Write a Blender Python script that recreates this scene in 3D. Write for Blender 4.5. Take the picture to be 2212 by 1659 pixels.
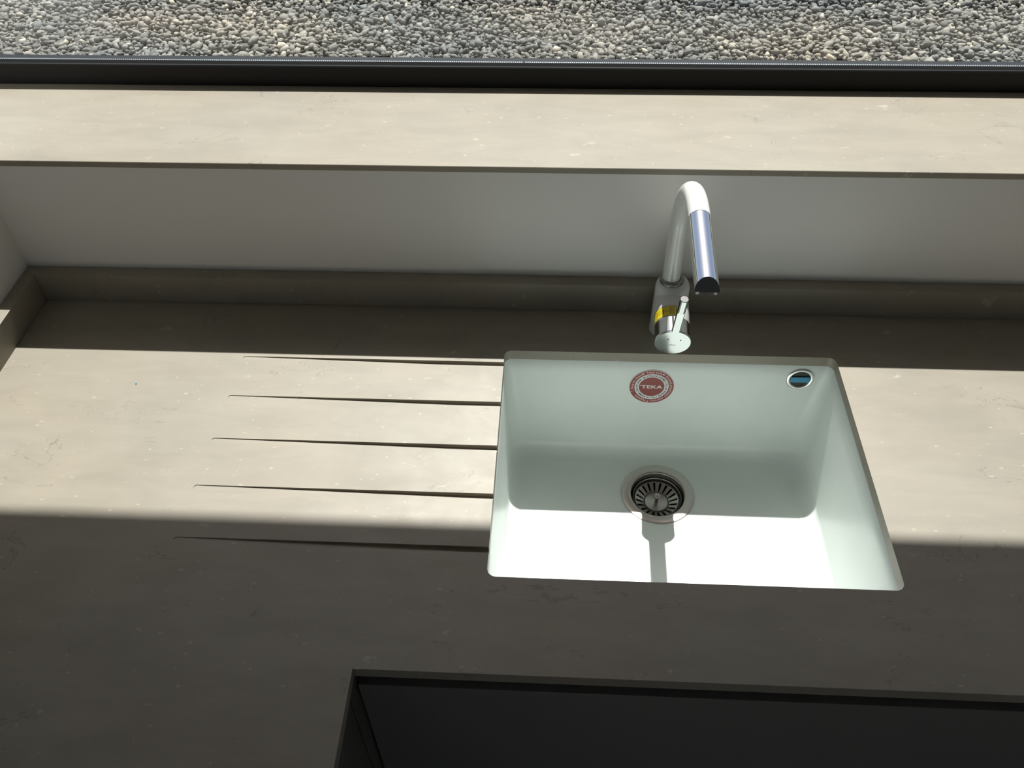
import bpy, bmesh, math, random
import numpy as np
from mathutils import Vector, Matrix

random.seed(7)
rng = np.random.default_rng(11)
for o in list(bpy.data.objects):
    bpy.data.objects.remove(o, do_unlink=True)
scene = bpy.context.scene
col = scene.collection
PI = math.pi

# ------------------------------------------------------------------ camera, sky, sun, exposure
cam_data = bpy.data.cameras.new('camera')
cam_data.sensor_fit = 'HORIZONTAL'
cam_data.sensor_width = 36.0
cam_data.lens = 1872.1 / 2212 * 36.0
cam_data.clip_start = 0.02
cam = bpy.data.objects.new('camera', cam_data)
cam.location = (0.07358, -0.96327, 0.91613)
cam.rotation_mode = 'XYZ'
cam.rotation_euler = (math.radians(44.28045), math.radians(0.90667), math.radians(2.85009))
col.objects.link(cam)
scene.camera = cam

world = bpy.data.worlds.new('sky')
scene.world = world
world.use_nodes = True
wn = world.node_tree
wn.nodes.clear()
sky = wn.nodes.new('ShaderNodeTexSky')
sky.sky_type = 'NISHITA'
sky.sun_disc = False
sky.sun_elevation = math.radians(60.6)
sky.sun_rotation = math.radians(-2.3)
sky.air_density = 1.0
sky.dust_density = 2.6
bgn = wn.nodes.new('ShaderNodeBackground')
bgn.inputs['Strength'].default_value = 0.115
wo = wn.nodes.new('ShaderNodeOutputWorld')
wn.links.new(sky.outputs[0], bgn.inputs[0])
wn.links.new(bgn.outputs[0], wo.inputs[0])

SUN = Vector((-0.022, -1.0, -1.78)).normalized()
sd = bpy.data.lights.new('sun', 'SUN')
sd.energy = 9.1
sd.angle = math.radians(0.53)
sd.color = (1.0, 0.975, 0.93)
sun = bpy.data.objects.new('sun', sd)
sun.rotation_euler = SUN.to_track_quat('-Z', 'Y').to_euler()
sun.location = (0.1, 3.0, 5.0)
col.objects.link(sun)

vs = scene.view_settings
vs.view_transform = 'Standard'
vs.look = 'None'
vs.exposure = 0.0
vs.gamma = 1.0
vs.use_curve_mapping = False

# ------------------------------------------------------------------ helpers
def srgb(r, g, b):
    f = lambda c: (c/255/12.92) if c/255 <= 0.04045 else ((c/255+0.055)/1.055)**2.4
    return (f(r), f(g), f(b), 1.0)

def mat(name, base, rough=0.5, metal=0.0, coat=0.0, spec=0.5):
    m = bpy.data.materials.new(name)
    m.use_nodes = True
    b = m.node_tree.nodes['Principled BSDF']
    b.inputs['Base Color'].default_value = base if len(base) == 4 else (*base, 1)
    b.inputs['Roughness'].default_value = rough
    b.inputs['Metallic'].default_value = metal
    b.inputs['Coat Weight'].default_value = coat
    b.inputs['Specular IOR Level'].default_value = spec
    return m

class N:
    """tiny node-graph helper"""
    def __init__(self, m):
        self.t = m.node_tree
        self.b = self.t.nodes['Principled BSDF']
    def new(self, typ, **kw):
        n = self.t.nodes.new(typ)
        for k, v in kw.items():
            if k in n.inputs.keys(): n.inputs[k].default_value = v
            else: setattr(n, k, v)
        return n
    def link(self, a, b): self.t.links.new(a, b)
    def coords(self, scale=(1, 1, 1), loc=(0, 0, 0), rot=(0, 0, 0)):
        tc = self.new('ShaderNodeNewGeometry')
        mp = self.new('ShaderNodeMapping')
        mp.inputs['Scale'].default_value = scale
        mp.inputs['Location'].default_value = loc
        mp.inputs['Rotation'].default_value = rot
        self.link(tc.outputs['Position'], mp.inputs['Vector'])
        return mp.outputs[0]
    def noise(self, vec, scale, detail=3, rough=0.5, dist=0.0):
        n = self.new('ShaderNodeTexNoise')
        n.inputs['Scale'].default_value = scale
        n.inputs['Detail'].default_value = detail
        n.inputs['Roughness'].default_value = rough
        n.inputs['Distortion'].default_value = dist
        self.link(vec, n.inputs['Vector'])
        return n.outputs['Fac']
    def ramp(self, fac, stops):
        r = self.new('ShaderNodeValToRGB')
        e = r.color_ramp.elements
        while len(e) > 1: e.remove(e[-1])
        e[0].position, e[0].color = stops[0]
        for p_, c_ in stops[1:]:
            q = e.new(p_); q.color = c_
        self.link(fac, r.inputs[0])
        return r.outputs[0]
    def mix(self, fac, a, b, mode='MIX'):
        n = self.new('ShaderNodeMix'); n.data_type = 'RGBA'; n.blend_type = mode
        for s, v in ((n.inputs[0], fac), (n.inputs[6], a), (n.inputs[7], b)):
            if hasattr(v, 'node'): self.link(v, s)
            else: s.default_value = v
        return n.outputs[2]
    def math(self, op, a, b=0.0):
        n = self.new('ShaderNodeMath'); n.operation = op
        for s, v in ((n.inputs[0], a), (n.inputs[1], b)):
            if hasattr(v, 'node'): self.link(v, s)
            else: s.default_value = v
        return n.outputs[0]
    def bump(self, h, strength, dist):
        n = self.new('ShaderNodeBump')
        n.inputs['Strength'].default_value = strength
        n.inputs['Distance'].default_value = dist
        self.link(h, n.inputs['Height'])
        self.link(n.outputs[0], self.b.inputs['Normal'])

def g(v): return (v, v, v, 1)

# ---- materials
M = {}
def stone(name, base, seed, rough=0.46, smudge=False, spec=.38):
    m = mat(name, base, rough, spec=spec)
    n = N(m)
    v = n.coords(loc=(seed, seed*.37, 0))
    broad = n.noise(v, 2.6, 3, .55, .4)
    c0 = n.ramp(broad, [(0.3, tuple(x*.93 for x in base[:3])+(1,)), (0.7, tuple(min(1, x*1.05) for x in base[:3])+(1,))])
    hue = n.ramp(n.noise(v, 5.5, 2), [(0.35, (1.0, .985, .955, 1)), (0.65, (.985, 1.0, 1.0, 1))])
    c1 = n.mix(0.8, c0, hue, 'MULTIPLY')
    # streaky cloudiness running along the slab
    vs_ = n.coords(scale=(1.0, 3.2, 1.0), loc=(seed+3, 0, 0))
    streak = n.ramp(n.noise(vs_, 9, 4, .6, .5), [(0.34, g(.90)), (0.62, g(1.03))])
    c2 = n.mix(0.8, c1, streak, 'MULTIPLY')
    # small pale flecks
    vf = n.coords(scale=(1.0, 1.9, 1.0), loc=(seed, 1.3, .2), rot=(0, 0, .15))
    warp = n.noise(vf, 150, 3, .6)
    vo = n.new('ShaderNodeTexVoronoi'); vo.feature = 'F1'
    vo.inputs['Scale'].default_value = 70
    vo.inputs['Randomness'].default_value = 1.0
    n.link(vf, vo.inputs['Vector'])
    sz = n.new('ShaderNodeSeparateColor'); n.link(vo.outputs['Color'], sz.inputs[0])
    sel = n.math('GREATER_THAN', sz.outputs[0], 0.74)
    size = n.math('MULTIPLY', n.math('POWER', sz.outputs[1], 1.6), 0.19)
    dd = n.math('ADD', vo.outputs['Distance'], n.math('MULTIPLY', n.math('SUBTRACT', warp, .5), 1.1))
    inside = n.math('MULTIPLY', n.math('LESS_THAN', dd, size), sel)
    fleck = n.mix(n.math('MULTIPLY', inside, .55), c2, tuple(min(1, x*1.5) for x in base[:3])+(1,))
    # a few larger ragged shell-like flakes
    vb = n.new('ShaderNodeTexVoronoi'); vb.inputs['Scale'].default_value = 17
    vl = n.coords(scale=(1.0, 2.3, 1.0), loc=(seed+5, 2.2, 0), rot=(0, 0, .3)); n.link(vl, vb.inputs['Vector'])
    sb = n.new('ShaderNodeSeparateColor'); n.link(vb.outputs['Color'], sb.inputs[0])
    rag = n.math('MULTIPLY', n.math('SUBTRACT', n.noise(vl, 75, 4, .7, .8), .5), 1.0)
    big = n.math('MULTIPLY', n.math('LESS_THAN', n.math('ADD', vb.outputs['Distance'], rag), n.math('MULTIPLY', sb.outputs[1], .13)), n.math('GREATER_THAN', sb.outputs[0], .80))
    fleck = n.mix(n.math('MULTIPLY', big, .6), fleck, tuple(min(1, x*1.5) for x in base[:3])+(1,))
    # thin broken dark veins, only in some patches
    vv = n.coords(scale=(1, 1.3, 1), loc=(seed*2, .7, 0))
    a1 = n.noise(vv, 7.5, 5, .62, .9)
    line = n.math('LESS_THAN', n.math('ABSOLUTE', n.math('SUBTRACT', a1, .5)), 0.0035)
    patch = n.math('GREATER_THAN', n.noise(vv, 9.0, 2), 0.60)
    vein = n.math('MULTIPLY', n.math('MULTIPLY', line, patch), 0.42)
    c3 = n.mix(vein, fleck, tuple(x*.42 for x in base[:3])+(1,))
    # tiny dark pits
    vp = n.new('ShaderNodeTexVoronoi'); vp.inputs['Scale'].default_value = 34
    n.link(vf, vp.inputs['Vector'])
    sp = n.new('ShaderNodeSeparateColor'); n.link(vp.outputs['Color'], sp.inputs[0])
    pit = n.math('MULTIPLY', n.math('LESS_THAN', vp.outputs['Distance'], .028), n.math('GREATER_THAN', sp.outputs[0], .86))
    c4 = n.mix(n.math('MULTIPLY', pit, .6), c3, tuple(x*.3 for x in base[:3])+(1,))
    # short pale scratches of shell-like grain
    vs2 = n.coords(scale=(1.0, 3.0, 1.0), loc=(seed*1.7, 4.1, 0), rot=(0, 0, -.35))
    sc = n.noise(vs2, 34, 4, .7, 1.6)
    sl = n.math('MULTIPLY', n.math('LESS_THAN', n.math('ABSOLUTE', n.math('SUBTRACT', sc, .5)), .006), n.math('GREATER_THAN', n.noise(vs2, 21, 2), .63))
    c4 = n.mix(n.math('MULTIPLY', sl, .5), c4, tuple(min(1, x*1.4) for x in base[:3])+(1,))
    if smudge:      # dried water marks in front of the bowl's left corner
        sp_ = n.new('ShaderNodeSeparateXYZ'); ge_ = n.new('ShaderNodeNewGeometry'); n.link(ge_.outputs['Position'], sp_.inputs[0])
        ex = n.math('DIVIDE', n.math('SUBTRACT', sp_.outputs[0], .075), .095); ey = n.math('DIVIDE', n.math('SUBTRACT', sp_.outputs[1], -.418), .014)
        d2 = n.math('ADD', n.math('MULTIPLY', ex, ex), n.math('MULTIPLY', ey, ey))
        blot = n.noise(n.coords(scale=(1, 2.5, 1), loc=(1.1, 0, 0)), 42, 3, .6, .8)
        mk = n.math('MULTIPLY', n.math('LESS_THAN', d2, 1.0), n.math('GREATER_THAN', blot, .56))
        c4 = n.mix(n.math('MULTIPLY', mk, .45), c4, tuple(x*.55 for x in base[:3])+(1,))
    n.link(c4, n.b.inputs['Base Color'])
    rr = n.noise(n.coords(loc=(seed, 0, 5)), 14, 4, .6, .6)
    rmap = n.new('ShaderNodeMapRange')
    rmap.inputs['From Min'].default_value = .3; rmap.inputs['From Max'].default_value = .7
    rmap.inputs['To Min'].default_value = rough-.05; rmap.inputs['To Max'].default_value = rough+.06
    n.link(rr, rmap.inputs['Value'])
    n.link(rmap.outputs[0], n.b.inputs['Roughness'])
    return m
STONE_C = (0.285, 0.258, 0.212)
M['stone'] = stone('beige_quartz', STONE_C, 2.0, smudge=True)
M['stone_ledge'] = stone('beige_quartz_ledge', tuple(c*1.03 for c in STONE_C), 9.0, .5, spec=.33)
M['stone_up'] = stone('beige_quartz_upstand', STONE_C, 5.0, .5)
M['plaster'] = mat('white_plaster', (0.76, 0.755, 0.735, 1), 0.85)
n_ = N(M['plaster']); n_.bump(n_.noise(n_.coords(), 60, 4, .6), .12, .002)
M['room'] = mat('room_paint', (0.60, 0.575, 0.54, 1), 0.9)
M['floor'] = mat('floor_tile', (0.36, 0.325, 0.28, 1), 0.5)
n_ = N(M['floor']); n_.bump(n_.noise(n_.coords(), 30, 3), .08, .002)
M['bowl'] = mat('white_composite', (0.735, 0.80, 0.775, 1), 0.32)
n_ = N(M['bowl'])
c_ = n_.ramp(n_.noise(n_.coords(), 9, 3), [(0.35, (0.735, 0.79, 0.765, 1)), (0.7, (0.78, 0.825, 0.80, 1))])
n_.link(c_, n_.b.inputs['Base Color'])
n_.bump(n_.noise(n_.coords(), 900, 2), .05, .0003)
M['white_gloss'] = mat('white_enamel', (0.72, 0.735, 0.72, 1), 0.22, coat=.3)
M['chrome'] = mat('chrome', (0.86, 0.87, 0.88, 1), 0.06, 1.0)
M['chrome_cap'] = mat('chrome_satin', (0.50, 0.525, 0.52, 1), 0.10, 1.0)
M['chrome_head'] = mat('brushed_chrome', (0.80, 0.83, 0.88, 1), 0.075, 1.0)
M['steel'] = mat('stainless_steel', (0.46, 0.435, 0.41, 1), 0.30, 1.0)
n_ = N(M['steel']); n_.bump(n_.noise(n_.coords(scale=(1, 1, 8)), 300, 2), .06, .0002)
M['drain_shade'] = mat('drain_interior_shade', (0.008, 0.008, 0.008, 1), 0.6)  # near-black colour painted in for shade down the drain
M['grey_ring'] = mat('grey_metal_ring', (0.25, 0.26, 0.25, 1), 0.3, .8)
M['dark_plastic'] = mat('dark_plastic', (0.085, 0.085, 0.090, 1), 0.4)
M['chrome_matt'] = mat('satin_chrome_ring', (0.80, 0.79, 0.77, 1), 0.30, 1.0)
M['black_rubber_and_shade'] = mat('black_rubber_and_shade', (0.008, 0.008, 0.010, 1), 0.5)  # rubber parts, also painted shade in the overflow hole and plate gap
M['frame'] = mat('anthracite_aluminium', (0.0055, 0.006, 0.007, 1), 0.5, spec=.25)
M['bead'] = mat('glazing_gasket', (0.006, 0.006, 0.006, 1), 0.9, spec=.1)
M['spacer'] = mat('spacer_aluminium', (0.007, 0.010, 0.013, 1), 0.6, spec=.25)
M['spacer_glint'] = mat('spacer_sun_glint', (0.30, 0.33, 0.36, 1), 0.4, .5)  # pale grey stands in for sun glinting off the spacer
M['cabinet'] = mat('anthracite_laminate', (0.165, 0.162, 0.152, 1), 0.5)
n_ = N(M['cabinet']); n_.bump(n_.noise(n_.coords(), 250, 2), .05, .0004)
M['cabinet_dark'] = mat('black_recess', (0.06, 0.064, 0.066, 1), 0.5)
M['red'] = mat('dark_red_print', (0.27, 0.052, 0.045, 1), 0.45)
M['label_white'] = mat('printed_white', (0.78, 0.76, 0.77, 1), 0.5)
M['print_pink'] = mat('printed_pink', (0.80, 0.62, 0.60, 1), 0.5)
M['print_grey'] = mat('printed_grey', (0.07, 0.09, 0.09, 1), 0.5)
M['etch'] = mat('etched_grey', (0.22, 0.23, 0.23, 1), 0.6)
M['yellow'] = mat('yellow_label', (0.72, 0.56, 0.02, 1), 0.4)
M['ink'] = mat('black_ink', (0.015, 0.014, 0.012, 1), 0.5)
M['blue_film'] = mat('blue_protective_film', (0.03, 0.26, 0.45, 1), 0.25)
M['dot_red'] = mat('red_mark', (0.5, 0.03, 0.03, 1), 0.3)
M['render'] = mat('outside_render', (0.6, 0.58, 0.54, 1), 0.9)
M['soil'] = mat('compacted_grit', (0.10, 0.098, 0.09, 1), 0.95)
n_ = N(M['soil']); n_.bump(n_.noise(n_.coords(), 45, 4, .7), .7, .02)
# gravel: grey stones, each its own tone, sandier in patches
M['gravel'] = mat('grey_gravel', (0.2, 0.2, 0.19, 1), 0.9, spec=.3)
n_ = N(M['gravel'])
ge = n_.new('ShaderNodeNewGeometry')
tone = n_.ramp(ge.outputs['Random Per Island'], [(0.0, (0.15, 0.153, 0.15, 1)), (0.4, (0.20, 0.204, 0.198, 1)), (0.75, (0.25, 0.252, 0.24, 1)), (0.95, (0.31, 0.30, 0.275, 1)), (1.0, (0.52, 0.49, 0.42, 1))])
big = n_.noise(n_.coords(scale=(.55, 1, 1), loc=(2.2, .3, 0)), 1.5, 3, .55, .3)
sand = n_.ramp(big, [(0.42, (0.80, 0.83, 0.84, 1)), (0.56, (1.08, 1.04, .96, 1)), (0.68, (1.28, 1.15, 1.0, 1))])
c_ = n_.mix(1.0, tone, sand, 'MULTIPLY')
sx = n_.new('ShaderNodeSeparateXYZ'); n_.link(ge.outputs['Position'], sx.inputs[0])
ex = n_.math('DIVIDE', n_.math('SUBTRACT', sx.outputs[0], -1.55), .42); ey = n_.math('DIVIDE', n_.math('SUBTRACT', sx.outputs[1], 2.38), .17)
dd_ = n_.math('ADD', n_.math('ADD', n_.math('MULTIPLY', ex, ex), n_.math('MULTIPLY', ey, ey)), n_.math('MULTIPLY', n_.noise(n_.coords(), 9, 3), .9))
pm = n_.ramp(dd_, [(.45, g(.62)), (1.0, g(0))])
c_ = n_.mix(pm, c_, (0.36, 0.315, 0.265, 1))
n_.link(c_, n_.b.inputs['Base Color'])
n_.bump(n_.noise(n_.coords(), 120, 3), .4, .004)
# window glass: transparent with Fresnel reflection
gm = bpy.data.materials.new('window_glass'); gm.use_nodes = True
t = gm.node_tree; t.nodes.clear()
def mth(op, a, b=0.0):
    n = t.nodes.new('ShaderNodeMath'); n.operation = op
    for k, v in enumerate((a, b)):
        if hasattr(v, 'node'): t.links.new(v, n.inputs[k])
        else: n.inputs[k].default_value = v
    return n.outputs[0]
gg = t.nodes.new('ShaderNodeNewGeometry')
dt = t.nodes.new('ShaderNodeVectorMath'); dt.operation = 'DOT_PRODUCT'
t.links.new(gg.outputs['Normal'], dt.inputs[0]); t.links.new(gg.outputs['Incoming'], dt.inputs[1])
fres = mth('ADD', mth('MULTIPLY', mth('POWER', mth('SUBTRACT', 1.0, mth('ABSOLUTE', dt.outputs['Value'])), 5.0), .94), .06)
tr = t.nodes.new('ShaderNodeBsdfTransparent'); tr.inputs[0].default_value = (0.955, 0.965, 0.96, 1)
gl = t.nodes.new('ShaderNodeBsdfGlossy'); gl.inputs['Roughness'].default_value = 0.0
mx = t.nodes.new('ShaderNodeMixShader'); ou = t.nodes.new('ShaderNodeOutputMaterial')
t.links.new(fres, mx.inputs[0]); t.links.new(tr.outputs[0], mx.inputs[1]); t.links.new(gl.outputs[0], mx.inputs[2]); t.links.new(mx.outputs[0], ou.inputs[0])
M['glass'] = gm

def finish(name, me, m, parent=None, smooth=False):
    me.materials.append(m)
    if smooth:
        for p_ in me.polygons: p_.use_smooth = True
    o = bpy.data.objects.new(name, me)
    col.objects.link(o)
    if parent is not None:
        o.parent = parent
        q = parent; off = Vector((0, 0, 0))
        while q is not None:
            off += q.location; q = q.parent
        o.location = (0, 0, 0)
        me.transform(Matrix.Translation(-off))
    return o

def from_bm(name, bm, m, parent=None, smooth=False, origin=None):
    bmesh.ops.recalc_face_normals(bm, faces=bm.faces)
    me = bpy.data.meshes.new(name); bm.to_mesh(me); bm.free()
    o = finish(name, me, m, parent, smooth)
    if origin is not None and parent is None:
        me.transform(Matrix.Translation(-Vector(origin))); o.location = origin
    return o

def box(bm, x0, x1, y0, y1, z0, z1):
    v = [bm.verts.new(c) for c in ((x0,y0,z0),(x1,y0,z0),(x1,y1,z0),(x0,y1,z0),(x0,y0,z1),(x1,y0,z1),(x1,y1,z1),(x0,y1,z1))]
    for f in ((0,3,2,1),(4,5,6,7),(0,1,5,4),(1,2,6,5),(2,3,7,6),(3,0,4,7)):
        bm.faces.new([v[i] for i in f])

def bevel(o, w, seg=2, ang=40):
    md = o.modifiers.new('edge_bevel', 'BEVEL'); md.width = w; md.segments = seg
    md.limit_method = 'ANGLE'; md.angle_limit = math.radians(ang)
    return o

def boxobj(name, m, dims, parent=None, bev=0.0, origin=None):
    bm = bmesh.new(); box(bm, *dims)
    if origin is None and parent is None:
        origin = ((dims[0]+dims[1])/2, (dims[2]+dims[3])/2, dims[4])
    o = from_bm(name, bm, m, parent, origin=origin)
    if bev: bevel(o, bev)
    return o

def empty(name, loc, label, cat, group=None):
    o = bpy.data.objects.new(name, None); o.empty_display_size = .05
    o.location = loc; col.objects.link(o)
    o['label'] = label; o['category'] = cat
    if group: o['group'] = group
    return o

def tag(o, label, cat, kind=None):
    o['label'] = label; o['category'] = cat
    if kind: o['kind'] = kind
    return o

def struct(o, label=None, cat=None):
    o['kind'] = 'structure'
    if label: o['label'] = label
    if cat: o['category'] = cat
    return o

def lathe(profile, mtx=None, seg=64, close=False):
    """profile: list of (r, h) about +Z, placed with mtx"""
    bm = bmesh.new(); rings = []
    for r, h in profile:
        if r < 1e-6:
            rings.append([bm.verts.new((0, 0, h))])
        else:
            rings.append([bm.verts.new((r*math.cos(2*PI*i/seg), r*math.sin(2*PI*i/seg), h)) for i in range(seg)])
    for a, b in zip(rings[:-1], rings[1:]):
        for i in range(seg):
            j = (i+1) % seg
            if len(a) == 1 and len(b) == 1: continue
            if len(a) == 1: bm.faces.new((a[0], b[i], b[j]))
            elif len(b) == 1: bm.faces.new((a[i], b[0], a[j]))
            else: bm.faces.new((a[i], b[i], b[j], a[j]))
    if mtx is not None: bmesh.ops.transform(bm, matrix=mtx, verts=bm.verts)
    return bm

def axis_matrix(origin, z, xhint=Vector((1, 0, 0))):
    z = Vector(z).normalized(); x = (Vector(xhint) - z*Vector(xhint).dot(z)).normalized(); y = z.cross(x)
    m = Matrix((x, y, z)).transposed().to_4x4(); m.translation = Vector(origin)
    return m

def smooth_angle(o, deg=35):
    me = o.data
    for p_ in me.polygons: p_.use_smooth = True
    bm = bmesh.new(); bm.from_mesh(me)
    for e in bm.edges:
        if len(e.link_faces) == 2 and e.calc_face_angle(0) > math.radians(deg): e.smooth = False
    bm.to_mesh(me); bm.free()
    return o

def rrect(x0, x1, y0, y1, r, z, cs=10, ss=8):
    pts = []
    cs_ = [((x1-r, y1-r), 0), ((x0+r, y1-r), 90), ((x0+r, y0+r), 180), ((x1-r, y0+r), 270)]
    for k, ((cx, cy), a0) in enumerate(cs_):
        arc = [(cx+r*math.cos(math.radians(a0+90*i/cs)), cy+r*math.sin(math.radians(a0+90*i/cs))) for i in range(cs+1)]
        pts += arc
        (nx, ny), na = cs_[(k+1) % 4]
        nxt = (nx+r*math.cos(math.radians(na)), ny+r*math.sin(math.radians(na)))
        for i in range(1, ss):
            t_ = i/ss
            pts.append((arc[-1][0]*(1-t_)+nxt[0]*t_, arc[-1][1]*(1-t_)+nxt[1]*t_))
    return [Vector((a, b, z)) for a, b in pts]

def loft(bm, loops, cyclic=True):
    vv = [[bm.verts.new(p_) for p_ in L] for L in loops]
    n = len(vv[0])
    for a, b in zip(vv[:-1], vv[1:]):
        for i in range(n if cyclic else n-1):
            j = (i+1) % n
            bm.faces.new((a[i], a[j], b[j], b[i]))
    return vv

def text_verts(s, size, extrude=0.00006, bold=.022):
    cu = bpy.data.curves.new('tmp_text', 'FONT'); cu.body = s; cu.size = size
    cu.align_x = 'CENTER'; cu.resolution_u = 3; cu.extrude = extrude; cu.offset = size*bold
    o = bpy.data.objects.new('tmp_text', cu); col.objects.link(o)
    dg = bpy.context.evaluated_depsgraph_get()
    me = bpy.data.meshes.new_from_object(o.evaluated_get(dg))
    bpy.data.objects.remove(o, do_unlink=True); bpy.data.curves.remove(cu)
    vs_ = [v.co.copy() for v in me.vertices]; fs = [tuple(p_.vertices) for p_ in me.polygons]
    bpy.data.meshes.remove(me)
    return vs_, fs

def add_vf(bm, vs_, fs, fn):
    bv = [bm.verts.new(fn(v)) for v in vs_]
    for f in fs:
        try: bm.faces.new([bv[i] for i in f])
        except ValueError: pass

# ------------------------------------------------------------------ key dimensions (metres, worktop top = 0)
TW = 0.0178                      # worktop thickness
YW, YU, HU = 0.1203, 0.0965, 0.0525   # wall face, upstand face, upstand height
XL, XWL = -0.763, -0.784         # left upstand inner face, left wall face
XR = 1.62
YE, XE = -0.5233, -0.1421        # worktop front edge, inner edge of the left return
HL, YLF = 0.2475, 0.1190         # ledge top and its front edge
YFR = 0.3540                     # window frame face
FLOOR, CEIL = -0.90, 1.72
BACK = -3.6
SX, SY = 0.5, 0.3985             # sink cut-out

# ------------------------------------------------------------------ the room
struct(boxobj('floor', M['floor'], (-2.6, XR+.2, BACK, YW, FLOOR-.1, FLOOR)))
struct(boxobj('ceiling', M['room'], (-2.6, XR+.2, BACK, .46, CEIL, CEIL+.1)))
bm = bmesh.new()
box(bm, -2.6, -1.0, BACK-.1, BACK, FLOOR, CEIL); box(bm, .8, XR+.2, BACK-.1, BACK, FLOOR, CEIL)
box(bm, -1.0, .8, BACK-.1, BACK, 1.25, CEIL)
struct(from_bm('wall_back', bm, M['room'], origin=(0, BACK, FLOOR)))
bw = bpy.data.objects.new('added_window', None); col.objects.link(bw); bw.location = (-.45, BACK-.05, FLOOR)  # unseen glazed door, added to let daylight onto the cabinet fronts
struct(bw, 'unseen glazed door added behind the camera to light the cabinet fronts', 'window')
bm = bmesh.new()
for xx in (-1.0, -.125, .75): box(bm, xx, xx+.05, BACK-.08, BACK-.02, FLOOR, 1.25)
for zz in (FLOOR, 1.20): box(bm, -1.0, .8, BACK-.08, BACK-.02, zz, zz+.05)
from_bm('frame', bm, M['frame'], bw)
bm = bmesh.new()
bm.faces.new([bm.verts.new(c) for c in ((-1.0, BACK-.05, FLOOR), (.8, BACK-.05, FLOOR), (.8, BACK-.05, 1.25), (-1.0, BACK-.05, 1.25))])
from_bm('glass_pane', bm, M['glass'], bw)
struct(boxobj('wall_right', M['room'], (XR, XR+.2, BACK, YW, FLOOR, CEIL)))
struct(boxobj('wall_left', M['plaster'], (-1.05, XWL, -1.6, YW, FLOOR, CEIL)),
       'short white plastered side wall beside the left end of the worktop', 'wall')
bm = bmesh.new()
box(bm, -2.7, -2.6, BACK, YW, FLOOR, CEIL)
struct(from_bm('wall_far_left', bm, M['room'], origin=(-2.65, -1.6, FLOOR)))
# front wall: below the ledge, beside and above the window
WX0, WX1, WZ1 = -1.30, XR, 1.46
bm = bmesh.new()
box(bm, -2.7, XR+.2, YW, .46, FLOOR, HL-.0098)
box(bm, -2.7, WX0, YW, .46, HL-.0098, CEIL)
box(bm, WX1, XR+.2, YW, .46, HL-.0098, CEIL)
box(bm, WX0, WX1, YW, .46, WZ1, CEIL+.5)
o = from_bm('wall_front', bm, M['plaster'], origin=(0, .29, FLOOR))
struct(o, 'white plastered wall between the stone ledge and the upstand', 'wall')
struct(boxobj('trim_1', M['render'], (-3.2, 3.2,   .46, .801, 2.0, 2.16)), 'roof overhang outside above the window', 'eave')

# window
win = bpy.data.objects.new('window_1', None); col.objects.link(win); win.location = (0.2, .38, HL)
struct(win, 'wide window with a black metal frame behind the stone ledge', 'window')
bm = bmesh.new()
FZ = HL + .0345
# stepped bottom rail profile extruded along x
prof = [(YFR, HL+.0002), (YFR, FZ-.0016), (YFR+.0016, FZ), (YFR+.0050, FZ-.0002), (YFR+.0050, FZ-.030),
        (.4035, FZ-.030), (.4035, FZ-.0240), (.4400, FZ-.0245), (.4400, HL+.0002)]
va = [bm.verts.new((WX0+.001, y, z)) for y, z in prof]; vb = [bm.verts.new((WX1-.001, y, z)) for y, z in prof]
for i in range(len(prof)):
    j = (i+1) % len(prof); bm.faces.new((va[i], va[j], vb[j], vb[i]))
bm.faces.new(va); bm.faces.new(vb[::-1])
box(bm, WX0+.001, WX0+.055, YFR, .44, FZ, WZ1-.001)
box(bm, WX1-.055, WX1-.001, YFR, .44, FZ, WZ1-.001)
box(bm, WX0+.001, WX1-.001, YFR, .44, WZ1-.055, WZ1-.001)
from_bm('frame', bm, M['frame'], win)
bm = bmesh.new(); box(bm, WX0+.05, WX1-.05, YFR+.0052, YFR+.0186, FZ-.020, FZ-.0010)
from_bm('gasket', bm, M['bead'], win)
for y in (.3735, .3995):
    bm = bmesh.new()
    v = [bm.verts.new(c) for c in ((WX0+.05, y, FZ-.027), (WX1-.05, y, FZ-.027), (WX1-.05, y, WZ1-.05), (WX0+.05, y, WZ1-.05))]
    bm.faces.new(v)
    gp = from_bm('glass_pane', bm, M['glass'], win)
bm = bmesh.new(); box(bm, WX0+.055, WX1-.055, .3765, .3975, FZ-.026, FZ-.0045)
sp = from_bm('spacer_bar', bm, M['spacer'], win)
# sun glint off the perforated spacer, painted as a row of tiny pale teeth
bm = bmesh.new()
x = WX0+.06
while x < WX1-.06:
    if not (0.0115 < x < 0.0155):
        box(bm, x, x+.0021, .3795, .3830, FZ-.0045, FZ-.0036)
    x += .0034
lip = from_bm('spacer_glint_teeth', bm, M['spacer_glint'], sp)

# stone ledge
led = boxobj('window_ledge', M['stone_ledge'], (-1.28, XR-.001, YLF, YFR+.03, HL-.0098, HL), bev=.0007)
led.modifiers['edge_bevel'].segments = 1
tag(led, 'long beige stone window ledge below the black window frame', 'ledge')

# outside ground
struct(boxobj('ground', M['soil'], (-14, 14, .47, 16, -.72, -.515)), 'grit ground outside under the gravel', 'ground')
struct(boxobj('terrace', M['render'], (-14, 14, -16, BACK-.101, -1.1, FLOOR-.02)), 'pale terrace outside behind the room', 'ground')

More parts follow.
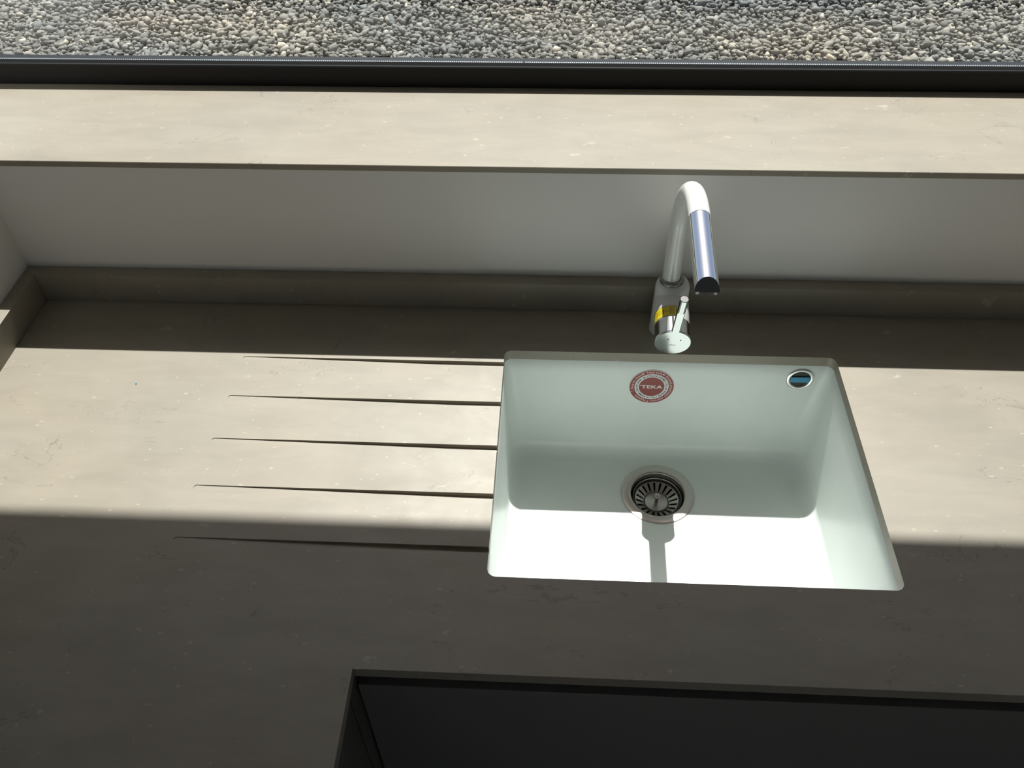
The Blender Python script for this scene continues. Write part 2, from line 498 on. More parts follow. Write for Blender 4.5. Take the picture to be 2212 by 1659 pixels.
def gravel():
    phi = (1+5**.5)/2
    ico = np.array([(-1,phi,0),(1,phi,0),(-1,-phi,0),(1,-phi,0),(0,-1,phi),(0,1,phi),(0,-1,-phi),(0,1,-phi),(phi,0,-1),(phi,0,1),(-phi,0,-1),(-phi,0,1)], float)
    ico /= np.linalg.norm(ico[0])
    tri = np.array([(0,11,5),(0,5,1),(0,1,7),(0,7,10),(0,10,11),(1,5,9),(5,11,4),(11,10,2),(10,7,6),(7,1,8),(3,9,4),(3,4,2),(3,2,6),(3,6,8),(3,8,9),(4,9,5),(2,4,11),(6,2,10),(8,6,7),(9,8,1)])
    x0, x1, y0, y1 = -3.3, 3.0, 1.45, 3.7
    st = .0195
    gx, gy = np.meshgrid(np.arange(x0, x1, st), np.arange(y0, y1, st))
    c = np.stack([gx.ravel(), gy.ravel()], 1); c += rng.uniform(-.010, .010, c.shape)
    n = len(c)
    z = -.509 + rng.uniform(0, .014, n) + .012*np.sin(c[:, 0]*3.1+1)*np.cos(c[:, 1]*4.3)
    size = .0118*np.exp(rng.normal(0, .30, n)); size = np.clip(size, .006, .023)
    ax = np.stack([rng.uniform(.8, 1.45, n), rng.uniform(.7, 1.05, n), rng.uniform(.45, .85, n)], 1)*size[:, None]
    V = ico[None]*(1+rng.uniform(-.42, .25, (n, 12, 1)))*ax[:, None, :]
    # random rotation from quaternions, biased to lie flat
    a = rng.uniform(0, 2*np.pi, n); b = rng.normal(0, .45, n); d = rng.normal(0, .45, n)
    ca, sa, cb, sb, cd, sd_ = np.cos(a), np.sin(a), np.cos(b), np.sin(b), np.cos(d), np.sin(d)
    Z = np.zeros(n); O = np.ones(n)
    Rx = np.array([[O, Z, Z], [Z, cb, -sb], [Z, sb, cb]]).transpose(2, 0, 1)
    Ry = np.array([[cd, Z, sd_], [Z, O, Z], [-sd_, Z, cd]]).transpose(2, 0, 1)
    Rz = np.array([[ca, -sa, Z], [sa, ca, Z], [Z, Z, O]]).transpose(2, 0, 1)
    R = Rz@Ry@Rx
    V = np.einsum('nij,nkj->nki', R, V)
    V += np.concatenate([c, z[:, None]], 1)[:, None, :]
    F = tri[None]+(np.arange(n)*12)[:, None, None]
    me = bpy.data.meshes.new('gravel')
    me.vertices.add(n*12); me.vertices.foreach_set('co', V.astype(np.float32).ravel())
    me.loops.add(n*60); me.loops.foreach_set('vertex_index', F.astype(np.int32).ravel())
    me.polygons.add(n*20); me.polygons.foreach_set('loop_start', np.arange(0, n*60, 3, dtype=np.int32))
    me.update(calc_edges=True); me.validate()
    o = finish('gravel', me, M['gravel'])
    tag(o, 'sunlit bed of loose grey gravel outside the window', 'gravel', 'stuff')
gravel()

# ------------------------------------------------------------------ worktop with sink cut-out and five draining grooves
def temp(bm, name):
    bmesh.ops.recalc_face_normals(bm, faces=bm.faces)
    me = bpy.data.meshes.new(name); bm.to_mesh(me); bm.free()
    o = bpy.data.objects.new(name, me); col.objects.link(o); return o

def worktop():
    bm = bmesh.new()
    out = [(XWL+.001, -1.55), (XE, -1.55), (XE, YE), (XR-.001, YE), (XR-.001, YW-.0005), (XWL+.001, YW-.0005)]
    a = [bm.verts.new((x, y, -TW)) for x, y in out]; b = [bm.verts.new((x, y, 0)) for x, y in out]
    n = len(out)
    for i in range(n):
        j = (i+1) % n; bm.faces.new((a[i], a[j], b[j], b[i]))
    bm.faces.new(a[::-1]); bm.faces.new(b)
    base = temp(bm, 'tmp_base')
    cutters = []
    bm = bmesh.new()
    L0 = rrect(0, SX, -SY, 0, .0115, -.05); L1 = rrect(0, SX, -SY, 0, .0115, .05)
    vv = loft(bm, [L0, L1]); bm.faces.new(vv[0][::-1]); bm.faces.new(vv[1])
    cutters.append(temp(bm, 'tmp_cut'))
    # grooves: flat-bottomed channel with rounded start, getting deeper towards the bowl
    for k in range(5):
        y = -.0300-.0826*k
        hw = .0046
        bm = bmesh.new()
        xs, xe = -.4012, .02
        d0, d1 = .0008, .0068
        top, bot = [], []
        path = [(xs+hw-hw*math.cos(t_), hw*math.sin(t_)) for t_ in np.linspace(-PI/2, PI/2, 13)][::1]
        path = [(xs+hw-hw*math.cos(t_), -hw*math.sin(t_)) for t_ in np.linspace(PI/2, -PI/2, 13)]
        path = path + [(xe, hw), (xe, -hw)]
        for (px, py) in path:
            dep = d0+(d1-d0)*(px-xs)/(0-xs)
            top.append(Vector((px, y+py, .01)))
            bot.append(Vector((px if px > xs+2*hw else xs+hw+(px-xs-hw)*.75, y+py*.86, -dep)))
        vv = loft(bm, [bot, top]); bm.faces.new(vv[0][::-1]); bm.faces.new(vv[1])
        cutters.append(temp(bm, 'tmp_groove'))
    for c in cutters:
        md = base.modifiers.new('b', 'BOOLEAN'); md.operation = 'DIFFERENCE'; md.solver = 'EXACT'; md.object = c
    dg = bpy.context.evaluated_depsgraph_get()
    me = bpy.data.meshes.new_from_object(base.evaluated_get(dg))
    for c in cutters+[base]: bpy.data.objects.remove(c, do_unlink=True)
    me.name = 'worktop'
    me.materials.clear()
    o = finish('worktop', me, M['stone'])
    md = o.modifiers.new('edge_bevel', 'BEVEL'); md.width = .0009; md.segments = 2
    md.limit_method = 'ANGLE'; md.angle_limit = math.radians(50)
    return o
wt = worktop()
tag(wt, 'beige stone kitchen worktop with sink cut-out and five draining grooves', 'worktop')

up = boxobj('back_upstand', M['stone_up'], (XWL+.001, XR-.001, YU, YW-.0006, .0003, HU), bev=.0008)
tag(up, 'low beige stone upstand along the back wall behind the tap', 'upstand')
ul = boxobj('side_upstand', M['stone_up'], (XWL+.001, XL, -1.55, YU-.0003, .0003, HU), bev=.0008)
tag(ul, 'low beige stone upstand along the left side wall', 'upstand')

# ------------------------------------------------------------------ sink
DZ = -.217
DX, DY = .2488, -.1010
sink = empty('kitchen_sink', (SX/2, -SY/2, DZ), 'white undermount rectangular sink bowl set into the beige worktop', 'sink')
loops = []
zt = -TW-.0004
loops.append(rrect(-.022, SX+.022, -SY-.022, .022, .03, zt))
loops.append(rrect(-.0022, SX+.0022, -SY-.0022, .0022, .0137, zt))
loops.append(rrect(-.0012, SX+.0012, -SY-.0012, .0012, .0127, zt-.0012))
ins, rf = .0085, .024
for i in range(1, 8):                       # drafted wall, corner radius grows with depth
    t_ = i/7; zz = zt-.0012+(DZ+rf-zt)*t_; e = -.0012+(ins+.0012)*t_
    loops.append(rrect(e, SX-e, -SY+e, -e, .0127+.018*t_, zz))
for i in range(1, 9):                       # fillet to the floor
    a_ = PI/2*i/8; e = ins+rf*(1-math.cos(a_)); zz = DZ+rf-rf*math.sin(a_)
    loops.append(rrect(e, SX-e, -SY+e, -e, .0307+.006*i/8, zz-.0006*0))
nl = len(loops[-1])
last = loops[-1]
hole = []
for p_ in last:
    a_ = math.atan2(p_.y-DY, p_.x-DX)
    hole.append(Vector((DX+.046*math.cos(a_), DY+.046*math.sin(a_), DZ)))
for t_ in (.35, .7):
    loops.append([Vector((a.x*(1-t_)+b.x*t_, a.y*(1-t_)+b.y*t_, DZ)) for a, b in zip(last, hole)])
loops.append(hole)
loops.append([h+Vector((0, 0, -.012)) for h in hole])
bm = bmesh.new(); loft(bm, loops)
bowl = from_bm('bowl', bm, M['bowl'], sink)
# make inside normals face in (up) and give the shell thickness outwards
me = bowl.data
cz = sum((p_.normal.z for p_ in me.polygons if abs(p_.center.z+sink.location.z-DZ) < .001), 0)
if cz < 0: me.flip_normals()
smooth_angle(bowl, 50)
md = bowl.modifiers.new('shell', 'SOLIDIFY'); md.thickness = .007; md.offset = -1

# drain flange (fixed to the bowl)
mz = Matrix.Translation((DX, DY, DZ))
fl = [(.0590, .0002), (.0588, .0011), (.0575, .0015), (.0460, .0011), (.0438, .0006), (.0431, -.0004), (.0428, -.0040), (.0418, -.0075), (.0411, -.0190), (.0400, -.0310), (.0330, -.0400), (.0, -.0400)]
fo = from_bm('drain_flange', lathe(fl, mz, 80), M['steel'], sink)
smooth_angle(fo, 60); fo['label'] = 'stainless steel drain flange'
bo = from_bm('drain_throat', lathe([(.0407, -.0170), (.0395, -.0300), (.0, -.0300)], mz, 64), M['drain_shade'], sink)  # black liner painted as the shade seen through the slots

# overflow on the back wall of the bowl
OX, OZ = .4570, -.0465
def wall_y(z): return .0012-(ins+.0012)*min(1, max(0, (zt-z)/(zt-DZ-rf)))
oy = wall_y(OZ)-.0001
mo = axis_matrix((OX, oy, OZ), (0, -1, .054))
orr = from_bm('overflow_ring', lathe([(.0212, 0), (.0212, .0008), (.0198, .0020), (.0178, .0024), (.0160, .0018), (.0152, .0005), (.0150, -.0060)][:7], mo, 56), M['chrome_matt'], sink)
smooth_angle(orr, 50)
orr['label'] = 'round chrome overflow ring'
oh = from_bm('overflow_hole_shade', lathe([(.0153, .0001), (.0, .0001)], mo, 48), M['black_rubber_and_shade'], orr)  # flat black disc painted for the dark inside the hole
bm = bmesh.new()
box(bm, -.0146, .0146, -.0058, .0052, .0003, .0019)
bmesh.ops.bevel(bm, geom=[e for e in bm.edges], offset=.0007, segments=2, affect='EDGES', profile=.5)
bmesh.ops.transform(bm, matrix=mo, verts=bm.verts)
ob = from_bm('overflow_bar', bm, M['blue_film'], orr); ob['label'] = 'blue film covered crossbar'

# round red sticker on the back wall of the bowl
STX, STZ, SR = .2308, -.0700, .0352
sty = wall_y(STZ)-.00025
ms = axis_matrix((STX, sty, STZ), (0, -1, .054), (1, 0, 0))
# axis_matrix: local x -> world x, local z -> out of wall, local y = z cross x
loc_up = ms.to_3x3() @ Vector((0, 1, 0))
if loc_up.z < 0:
    ms = ms @ Matrix.Diagonal((1, 1, 1, 1))
ysgn = 1 if loc_up.z > 0 else -1
def S(x, y, z=0): return ms @ Vector((x, y*ysgn, z))
def disc_bm(r0, r1, z0, z1, seg=72):
    bm = bmesh.new()
    pr = [(r0, z0), (r0, z1), (r1, z1), (r1, z0)] if r0 > 1e-6 else [(0, z1), (r1, z1), (r1, z0)]
    b2 = lathe(pr, ms, seg); bm.free(); return b2
st = from_bm('sticker', disc_bm(0, SR, .0, .00015), M['red'], sink); st['label'] = 'round dark red maker sticker'
from_bm('sticker_rim', disc_bm(SR-.0006, SR+.0003, .0, .00019), M['label_white'], st)
from_bm('sticker_band', disc_bm(.0200, .0268, .0001, .00022), M['label_white'], st)
def arc_text(bm, s, rad, ang, size, out=True, spread=1.0):
    """letters around a circle; ang in degrees clockwise from the top; out: tops outwards, running clockwise"""
    ws = {'i': .32, 'l': .3, 't': .4, 'f': .4, 'r': .42, ' ': .36, 'I': .36, 'm': .85, 'w': .8, 'M': .82, '\u25ae': .5}
    W = [ws.get(c, .58)*size*spread for c in s]; tot = sum(W); pos = -tot/2
    for c, w in zip(s, W):
        mid = pos+w/2; pos += w
        if c == ' ': continue
        th = math.radians(ang)+(mid/rad if out else -mid/rad)
        if c == '\u25ae':
            vs_, fs = [Vector((-.17*size, 0, 0)), Vector((.17*size, 0, 0)), Vector((.17*size, .72*size, 0)), Vector((-.17*size, .72*size, 0))], [(0, 1, 2, 3)]
        else: vs_, fs = text_verts(c, size, 0)
        def fn(v, th=th):
            x, y = v.x, v.y-.34*size
            if not out: x, y = -x, -y
            # local frame: radial up
            rx, ry = math.sin(th), math.cos(th)
            return S(rx*(rad+y)+ry*x, ry*(rad+y)-rx*x, .00032)
        add_vf(bm, vs_, fs, fn)
bm = bmesh.new()
vs_, fs = text_verts('TEKA', .0108, 0)
xs_ = [v.x for v in vs_]; wid = max(xs_)-min(xs_); sc = .0335/wid
add_vf(bm, vs_, fs, lambda v: S((v.x-(max(xs_)+min(xs_))/2)*sc+.0004, (v.y-.0037)*.86, .0003))
# thin leading bar of the logo
add_vf(bm, [Vector(c) for c in ((-.0184, .0020, 0), (-.0164, .0020, 0), (-.0164, .0032, 0), (-.0184, .0032, 0))], [(0, 1, 2, 3)], lambda v: S(v.x, v.y, .0003))
lg = from_bm('sticker_logo', bm, M['label_white'], st)
md = lg.modifiers.new('bold', 'SOLIDIFY'); md.thickness = .0001
bm = bmesh.new()
for s_, a_ in (('Food safe', 4), ('Scratch proof', 74), ('Colour warranty', 142), ('Hygienic', 214), ('Easy to clean', 292)):
    arc_text(bm, s_, .0309, a_, .0053)
# small icons between the words: cup, cloud, spark, thermometer, knife
for a_, w, h in ((329, .0034, .0032), (32, .0036, .0026)):
    r_ = .0309; th = math.radians(a_)
    vs_ = [Vector((w*.55*math.cos(q)+(.0006 if q < 2 else 0), h*.5*math.sin(q), 0)) for q in np.linspace(0, 2*PI, 14)[:-1]]
    add_vf(bm, vs_, [tuple(range(13))], lambda v: S(math.sin(th)*(r_+v.y)+math.cos(th)*v.x, math.cos(th)*(r_+v.y)-math.sin(th)*v.x, .0003))
for a_, w, h in ((251, .0007, .0056), (186, .0010, .0040), (188.5, .0019, .0016)):
    r_ = .0309 if w < .0015 else .0325; th = math.radians(a_)
    add_vf(bm, [Vector((-w/2, -h/2, 0)), Vector((w/2, -h/2, 0)), Vector((w/2, h/2, 0)), Vector((-w/2, h/2, 0))], [(0, 1, 2, 3)],
           lambda v: S(math.sin(th)*(r_+v.y)+math.cos(th)*v.x, math.cos(th)*(r_+v.y)-math.sin(th)*v.x, .0003))
from_bm('sticker_words', bm, M['print_pink'], st)
bm = bmesh.new()
for a_ in (5, 92, 182, 268):
    arc_text(bm, 'MADE IN ITALY \u25ae\u25ae', .0234, a_, .0044, out=False)
from_bm('sticker_band_words', bm, M['print_grey'], st)

# ------------------------------------------------------------------ strainer basket (lifts out)
ZS = DZ-.0215
basket = empty('strainer_basket', (DX, DY, ZS-.006), 'slotted stainless steel strainer basket sitting in the sink drain', 'strainer')
def cone_z(r): return ZS+(r-.0195)/(.0345-.0195)*.0085 if r > .0195 else ZS
nseg = 160
bm = bmesh.new()
radii = [.0195, .0208, .0228, .0250, .0275, .0300, .0318, .0336, .0350]
ringv = [[bm.verts.new((DX+r*math.cos(2*PI*i/nseg), DY+r*math.sin(2*PI*i/nseg), cone_z(r))) for i in range(nseg)] for r in radii]
for k in range(len(radii)-1):
    for i in range(nseg):
        slot = (i % 8) in (0, 1, 2) if 0 < k < len(radii)-2 else False
        if k == 1 and (i % 8) == 0: slot = False
        if slot: continue
        j = (i+1) % nseg
        bm.faces.new((ringv[k][i], ringv[k][j], ringv[k+1][j], ringv[k+1][i]))
so = from_bm('slotted_dish', bm, M['steel'], basket)
md = so.modifiers.new('sheet', 'SOLIDIFY'); md.thickness = .0008; md.offset = 1
rim = from_bm('rim', lathe([(.0384, ZS+.0095-DZ), (.0385, ZS+.0128-DZ), (.0391, ZS+.0134-DZ), (.0397, ZS+.0126-DZ), (.0398, ZS+.0080-DZ)], mz, 80), M['steel'], basket)
smooth_angle(rim, 60)
gk = from_bm('gasket', lathe([(.0349, ZS+.0080-DZ), (.0356, ZS+.0092-DZ), (.0370, ZS+.0100-DZ), (.0384, ZS+.0100-DZ), (.0384, ZS+.0070-DZ)], mz, 80), M['black_rubber_and_shade'], basket)
gk['label'] = 'black rubber sealing ring'
cp = from_bm('centre_plate', lathe([(.0194, ZS-DZ-.0010), (.0194, ZS-DZ+.0008), (.0182, ZS-DZ+.0014), (.0174, ZS-DZ+.0009), (.0, ZS-DZ+.0009)], mz, 72), M['steel'], basket)
smooth_angle(cp, 50)
gp2 = from_bm('plate_gap_shade', lathe([(.0193, ZS-DZ+.0010), (.0200, ZS-DZ+.0011), (.0201, ZS-DZ+.0006)], mz, 72), M['black_rubber_and_shade'], basket)  # thin black ring painted where the gap round the plate is shaded
kz = ZS-DZ+.0009
kb = from_bm('knob', lathe([(.0032, kz), (.0026, kz+.003), (.0023, kz+.0095), (.0032, kz+.0115), (.0052, kz+.0130), (.0058, kz+.0148), (.0053, kz+.0165), (.0038, kz+.0177), (.0, kz+.0182)], mz, 32), M['steel'], basket)
smooth_angle(kb, 60)

# ------------------------------------------------------------------ mixer tap
TX, TY = .2508, .0600
tap = empty('kitchen_tap', (TX, TY, .0), 'white mixer tap with chrome pull-out spray head and chrome lever behind the sink', 'tap')
mt = Matrix.Translation((TX, TY, 0))
BH = .0945
body_prof = [(.0276, .0002), (.0276, .0020), (.0270, .0030), (.0267, .02), (.0261, .05), (.0257, .0825)]
for i in range(1, 8):
    a_ = PI/2*i/7; body_prof.append((.0172+.0085*math.cos(a_),   .0825+.0120*math.sin(a_)))
body_prof.append((.0, .0945))
body = from_bm('body', lathe(body_prof, mt, 72), M['white_gloss'], tap); smooth_angle(body, 50)
# horizontal cartridge housing, tipped slightly down towards the viewer
AX0 = Vector((TX, TY, .0645)); AX1 = Vector((.2479, -.0285, .0497))
adir = (AX1-AX0).normalized(); alen = (AX1-AX0).length
ma = axis_matrix(AX0, adir, (1, 0, 0))
CH = .0300                                   # chrome part length
hs = from_bm('valve_housing', lathe([(0, 0), (.0255, 0), (.0256, alen-CH-.0006), (.0250, alen-CH)], ma, 72), M['white_gloss'], tap); smooth_angle(hs, 50)
cz_ = from_bm('valve_sleeve', lathe([(.0250, alen-CH), (.0257, alen-CH+.0004), (.0258, alen-.0035), (.0252, alen-.0030), (.0252, alen-.0022)], ma, 96), M['chrome'], tap)
smooth_angle(cz_, 50); cz_['label'] = 'chrome sleeve'
# hot and cold marks on top of the sleeve
up_l = Vector((0, 0, 1)); side = ma.to_3x3() @ Vector((1, 0, 0)); upv = adir.cross(side); upv = upv if upv.z > 0 else -upv
def cyl_point(ang, s, r):      # ang: 0 = top, positive to the right (+x)
    return AX0+adir*s+(upv*math.cos(ang)+side*(math.sin(ang)))*r
def cyl_patch(bm, a0, a1, s0, s1, r, na=20):
    v0, v1 = [], []
    for i in range(na+1):
        a_ = a0+(a1-a0)*i/na
        v0.append(bm.verts.new(cyl_point(a_, s0, r))); v1.append(bm.verts.new(cyl_point(a_, s1, r)))
    for i in range(na): bm.faces.new((v0[i], v0[i+1], v1[i+1], v1[i]))
for q, (nm, mm) in enumerate((('hot_mark', 'dot_red'), ('cold_mark', 'blue_film'))):
    cpt = cyl_point(.12, alen-CH+.004+q*.0065, .0257)
    nrm = (cpt-AX0-adir*(cpt-AX0).dot(adir)).normalized()
    from_bm(nm, lathe([(.0014, 0), (.0014, .0004), (0, .0004)], axis_matrix(cpt, nrm), 20), M[mm], cz_)
# lever: round cap plate, flat blade and round pin in one plane tilted a little
cap = from_bm('lever_cap', lathe([(.0, alen-.0022), (.0259, alen-.0022), (.0262, alen-.0018), (.0262, alen-.0004), (.0256, alen), (.0, alen)], ma, 96), M['chrome_cap'], tap)
smooth_angle(cap, 30); cap['label'] = 'round chrome lever cap'
tipP = Vector((.2522, -.0440, .1430))
ldir = (tipP-AX1); ldir -= adir*ldir.dot(adir)*.7; L_l = ldir.length; ldir.normalize()
lx = ldir.cross(adir).normalized()
bm = bmesh.new()
# cross sections: D-shaped blade (flat front) turning into a round pin near the tip
secs = []
R_l = .0060
def sec(t_, flat, r=R_l, w=1.0):
    c = AX1+ldir*t_-adir*(R_l*.55)
    out = []
    for i in range(28):
        a_ = 2*PI*i/28; x_ = math.cos(a_)*r*w; n__ = math.sin(a_)*r
        n__ = min(n__, flat)
        out.append(c+lx*x_+adir*n__)
    return out
fl_ = R_l*.55
for t_, f_ in ((.010, fl_), (.0262, fl_), (.05, fl_), (L_l-.0270, fl_), (L_l-.0262, R_l), (L_l-.0008, R_l)):
    secs.append(sec(t_, f_))
secs.append(sec(L_l, R_l, R_l*.90))
vv = loft(bm, secs); bm.faces.new(vv[0][::-1]); bm.faces.new(vv[-1])
lev = from_bm('lever', bm, M['chrome_cap'], tap); smooth_angle(lev, 28); lev['label'] = 'slim chrome lever pin'
# two tiny holes and the maker name on the cap
for dx_, dy_ in ((-.0075, .0080), (.0105, .0070)):
    c = AX1+lx*0
    rgt = Vector((1, 0, 0)); rgt = (rgt-adir*rgt.dot(adir)).normalized(); upp = adir.cross(rgt); upp = upp if upp.z > 0 else -upp
    from_bm('screw_hole', lathe([(.0011, .00015), (0, .00015)], axis_matrix(AX1+rgt*dx_+upp*dy_, adir), 16), M['ink'], cap)
bm = bmesh.new(); vs_, fs = text_verts('TEKA', .0036, 0, 0)
add_vf(bm, vs_, fs, lambda v: AX1+rgt*(v.x*1.15)+upp*(v.y-.0062)+adir*.00015)
from_bm('maker_name', bm, M['etch'], cap)
# yellow warning label wrapped over the housing
s1_ = alen-CH-.0012; s0_ = s1_-.0185
bm = bmesh.new(); cyl_patch(bm, math.radians(-100), math.radians(8), s0_, s1_, .02585, 40)
wl = from_bm('warning_label', bm, M['yellow'], tap); wl['label'] = 'yellow warning label with black print'
for p_ in wl.data.polygons: p_.use_smooth = True
bm = bmesh.new()
rr_ = .02592
for a0, a1, b0, b1 in ((-100, 8, s0_, s0_+.0006), (-100, 8, s1_-.0006, s1_), (6.8, 8, s0_, s1_)):
    cyl_patch(bm, math.radians(a0), math.radians(a1), b0, b1, rr_, 30)
# triangle (points up the label = +s towards right end) with a small mark
def lp(u_, s_): return cyl_point(math.radians(u_), s_, rr_+.00003)
def quad(a, b, c, d): bm.faces.new([bm.verts.new(lp(*q)) for q in (a, b, c, d)])
sc_ = (s0_+s1_)/2
def seg_(p0, p1, w):     # stroke in (deg, s) space
    k_ = .0258*PI/180
    dx, dy = (p1[0]-p0[0])*k_, p1[1]-p0[1]; L = math.hypot(dx, dy); nx, ny = -dy/L*w/2, dx/L*w/2
    quad((p0[0]+nx/k_, p0[1]+ny), (p1[0]+nx/k_, p1[1]+ny), (p1[0]-nx/k_, p1[1]-ny), (p0[0]-nx/k_, p0[1]-ny))
A, B, C_ = (-22, sc_), (-36, sc_-.0042), (-36, sc_+.0042)
for a, b in ((A, B), (B, C_), (C_, A)): seg_(a, b, .0011)
seg_((-27, sc_), (-31, sc_), .0012); seg_((-33, sc_), (-34.2, sc_), .0012)
rl = random.Random(3)
for k in range(5):                          # small print block right of the triangle
    u_ = -15+k*3.6; s_ = s0_+.0030
    while s_ < s1_-.0035:
        w = rl.uniform(.0006, .0016); seg_((u_, s_), (u_, min(s_+w, s1_-.003)), .0008); s_ += w+.0005
for k in range(6):                          # small print block left of the triangle
    u_ = -44-k*5.0; s_ = s0_+.0035; e_ = s1_-.0030-rl.uniform(0, .003)
    while s_ < e_:
        w = rl.uniform(.0008, .0022); seg_((u_, s_), (u_, min(s_+w, e_)), .0008); s_ += w+.0006
quad((-84, s0_+.002), (-80, s0_+.002), (-84, s0_+.006), (-88, s0_+.006))
from_bm('label_print', bm, M['ink'], wl)

# collar and spout
COLX, COLY = .2480, .0605
mc = Matrix.Translation((COLX, COLY, 0))
co = from_bm('collar', lathe([(.0168, .0943), (.0176, .0947), (.0178, .0990), (.0170, .0998), (.0134, .1000)], mc, 64), M['grey_ring'], tap)
smooth_angle(co, 50); co['label'] = 'grey metal collar'
ZC, RA, BETA, PHI, LH = .1776, .1310, math.radians(97), math.radians(-.7), .1200
fwd = Vector((math.sin(PHI), -math.cos(PHI), 0)); cbase = Vector((COLX-.002, COLY, 0))
cbase = Vector((.2470, .0607, 0))
path = [cbase+Vector((0, 0, z)) for z in np.linspace(.0970, ZC, 14)]
rad = [.0134]*14
for t_ in np.linspace(0, BETA, 41)[1:]:
    path.append(cbase+fwd*RA*(1-math.cos(t_))+Vector((0, 0, ZC+RA*math.sin(t_)))); rad.append(.0134+.0002*t_/BETA)
hd = (fwd*math.sin(BETA)+Vector((0, 0, math.cos(BETA)))).normalized()
lat = fwd.cross(Vector((0, 0, 1))).normalized()
def tube(path, rad, seg=40, cap_ends=True):
    bm = bmesh.new(); loops_ = []
    for i, p_ in enumerate(path):
        d = (path[min(i+1, len(path)-1)]-path[max(i-1, 0)]).normalized()
        u_ = lat; w_ = d.cross(u_).normalized()
        loops_.append([p_+(u_*math.cos(2*PI*k/seg)+w_*math.sin(2*PI*k/seg))*rad[i] for k in range(seg)])
    vv = loft(bm, loops_)
    if cap_ends: bm.faces.new(vv[0][::-1]); bm.faces.new(vv[-1])
    return bm
spo = from_bm('spout', tube(path, rad), M['white_gloss'], tap); smooth_angle(spo, 50)
HS = path[-1]
# spray head: round top, flat underside at the mouth, end cut obliquely
RH = .0140
w_ = hd.cross(lat).normalized()
if w_.z < 0: w_ = -w_
cut_n = Vector((-.02, -.90, .43)).normalized()       # direction the cut face looks at
endc = HS+hd*LH
def head_loop(t_, r, flat=-1.0, cut=False):
    out = []
    for k in range(48):
        a_ = 2*PI*k/48; u_ = math.cos(a_)*r; v_ = max(math.sin(a_)*r, flat*r)
        p_ = HS+hd*t_+lat*u_+w_*v_
        if cut:   # slide along the head axis onto the oblique cut plane through the lower edge
            q_ = endc+w_*flat*r
            s_ = (q_-p_).dot(cut_n)/hd.dot(cut_n); p_ = p_+hd*s_
        out.append(p_)
    return out
bm = bmesh.new()
L_ = [head_loop(.0, RH*.93), head_loop(.0012, RH), head_loop(.03, RH), head_loop(LH*.55, RH), head_loop(LH*.60, RH, -.55), head_loop(LH*.8, RH, -.12), head_loop(LH, RH, -.06, True)]
vv = loft(bm, L_); bm.faces.new(vv[0][::-1])
vcap = vv[-1]
bm.faces.new(vcap)
sh = from_bm('spray_head', bm, M['chrome_head'], tap); smooth_angle(sh, 35); sh['label'] = 'bluish chrome pull-out spray head'
bm = bmesh.new()
cl = head_loop(LH, RH*.985, -.06, True)
ctr = sum(cl, Vector())/len(cl)
a = [bm.verts.new(p_+cut_n*.0002) for p_ in cl]; b = [bm.verts.new(p_+cut_n*.0012) for p_ in cl]
for i in range(48): bm.faces.new((a[i], a[(i+1) % 48], b[(i+1) % 48], b[i]))
bm.faces.new(b); bm.faces.new(a[::-1])
from_bm('end_plate', bm, M['dark_plastic'], sh)
# outlet ring below the mouth
oc = endc-hd*.0104-w_*(.06*RH)
mo_ = axis_matrix(oc, -w_, lat)
bm = bmesh.new()
box(bm, -.0118, .0118, -.0100, .0100, -.0010, .0006)
box(bm, -.0118, -.0086, -.0100, .0, .0006, .0048); box(bm, .0086, .0118, -.0100, .0, .0006, .0048)
bmesh.ops.transform(bm, matrix=mo_, verts=bm.verts)
if (mo_.to_3x3() @ Vector((0, 1, 0))).dot(hd) > 0:
    bmesh.ops.transform(bm, matrix=mo_ @ Matrix.Rotation(PI, 4, 'Z') @ mo_.inverted(), verts=bm.verts)
from_bm('outlet_bracket', bm, M['label_white'], sh)
from_bm('outlet', lathe([(.0098, .0006), (.0098, .0048), (.0085, .0062), (0, .0062)], mo_, 36), M['black_rubber_and_shade'], sh)

# ------------------------------------------------------------------ base cabinets
YD, XD = -.5105, -.1500          # door faces
ZDT = -.0680
DT = .019
c1 = empty('sink_cabinet', (.40, -.25, FLOOR), 'dark anthracite base cabinet under the sink side of the worktop', 'cabinet')
bm = bmesh.new()
x0, x1 = XD+.0005, .78
for d in ((x0, x0+.018, -.488, .118, FLOOR+.1, -TW-.001), (x1-.018, x1, -.488, .118, FLOOR+.1, -TW-.001),
          (x0+.018, x1-.018, -.488, .118, FLOOR+.1, FLOOR+.118), (x0+.018, x1-.018, .100, .118, FLOOR+.118, -TW-.001)):
    box(bm, *d)
from_bm('carcass', bm, M['cabinet'], c1)
bm = bmesh.new(); box(bm, x0+.018, x1-.018, -.488, -.470, -.0900, -TW-.001)
from_bm('grip_rail', bm, M['cabinet_dark'], c1)
bm = bmesh.new(); box(bm, x0+.0015, x1-.0015, YD, YD+DT, FLOOR+.105, ZDT)
dr = from_bm('door', bm, M['cabinet'], c1); bevel(dr, .0009, 2)
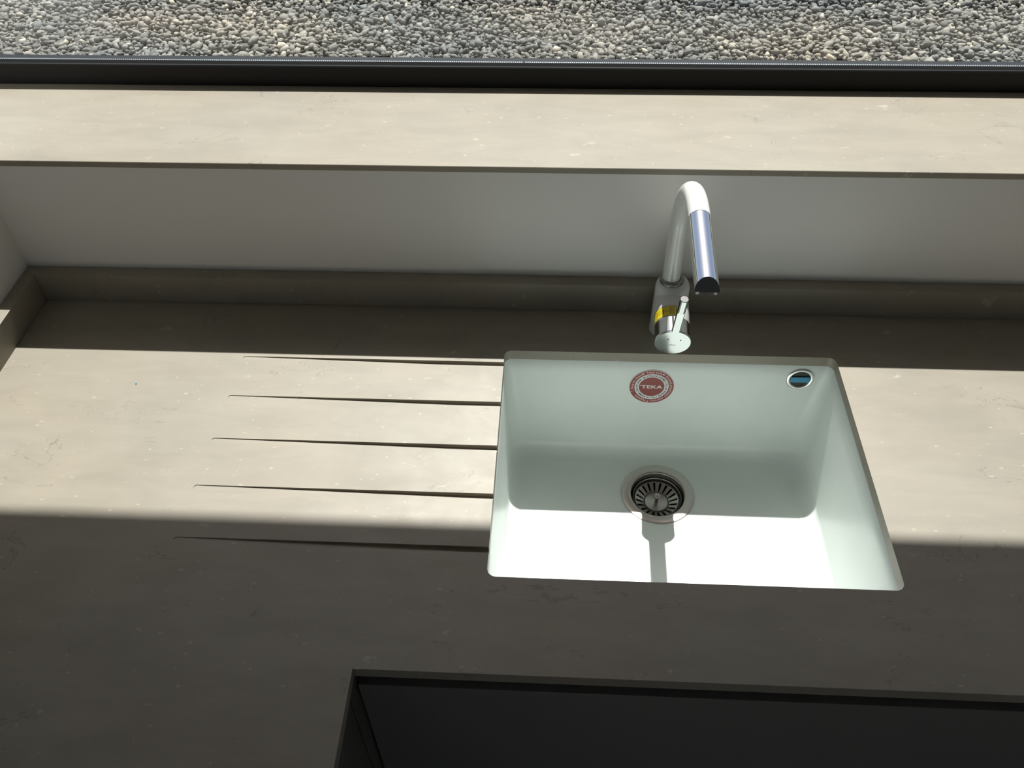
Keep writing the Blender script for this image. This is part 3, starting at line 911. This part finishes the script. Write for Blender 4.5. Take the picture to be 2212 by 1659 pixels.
bm = bmesh.new(); box(bm, x0, x1, -.445, -.427, FLOOR, FLOOR+.0995)
from_bm('plinth', bm, M['cabinet_dark'], c1)
c3 = empty('base_cabinet', (1.2, -.25, FLOOR), 'dark anthracite base cabinet further right, next to the sink cabinet', 'cabinet')
bm = bmesh.new(); box(bm, .782, XR-.002, -.488, .118, FLOOR+.1, -TW-.001); from_bm('carcass', bm, M['cabinet'], c3)
bm = bmesh.new(); box(bm, .7835, XR-.004, YD, YD+DT, FLOOR+.105, ZDT); bevel(from_bm('door', bm, M['cabinet'], c3), .0009)
bm = bmesh.new(); box(bm, .782, XR-.002, -.445, -.427, FLOOR, FLOOR+.0995); from_bm('plinth', bm, M['cabinet_dark'], c3)
c2 = empty('corner_cabinet', (-.45, -.6, FLOOR), 'dark anthracite cabinet under the left return of the worktop, seen edge on', 'cabinet')
bm = bmesh.new(); box(bm, XWL+.003, XD-.020, -1.54, .118, FLOOR+.1, -TW-.001); from_bm('carcass', bm, M['cabinet'], c2)
bm = bmesh.new(); box(bm, XD-.0195, XD-.0005, -.5340, YD+.016, FLOOR+.105, ZDT+.012); bevel(from_bm('filler_panel', bm, M['cabinet'], c2), .0006)
bm = bmesh.new(); box(bm, XD-.0195, XD-.0005, -1.535, -.5365, FLOOR+.105, ZDT+.012); bevel(from_bm('door', bm, M['cabinet'], c2), .0009)
bm = bmesh.new(); box(bm, XD-.07, XD-.052, -1.54, -.5, FLOOR, FLOOR+.0995); from_bm('plinth', bm, M['cabinet_dark'], c2)

# tiny blue scrap of film lying on the left of the worktop
bm = bmesh.new(); bmesh.ops.create_icosphere(bm, subdivisions=1, radius=.0013)
for v in bm.verts: v.co = Vector((v.co.x*1.5, v.co.y, v.co.z*.35)) * random.uniform(.75, 1.2)
bmesh.ops.translate(bm, verts=bm.verts, vec=(-.5455, -.0905, .0006))
tag(from_bm('film_scrap', bm, M['blue_film'], origin=(-.5455, -.0905, 0)), 'tiny blue scrap lying on the worktop left of the grooves', 'scrap')
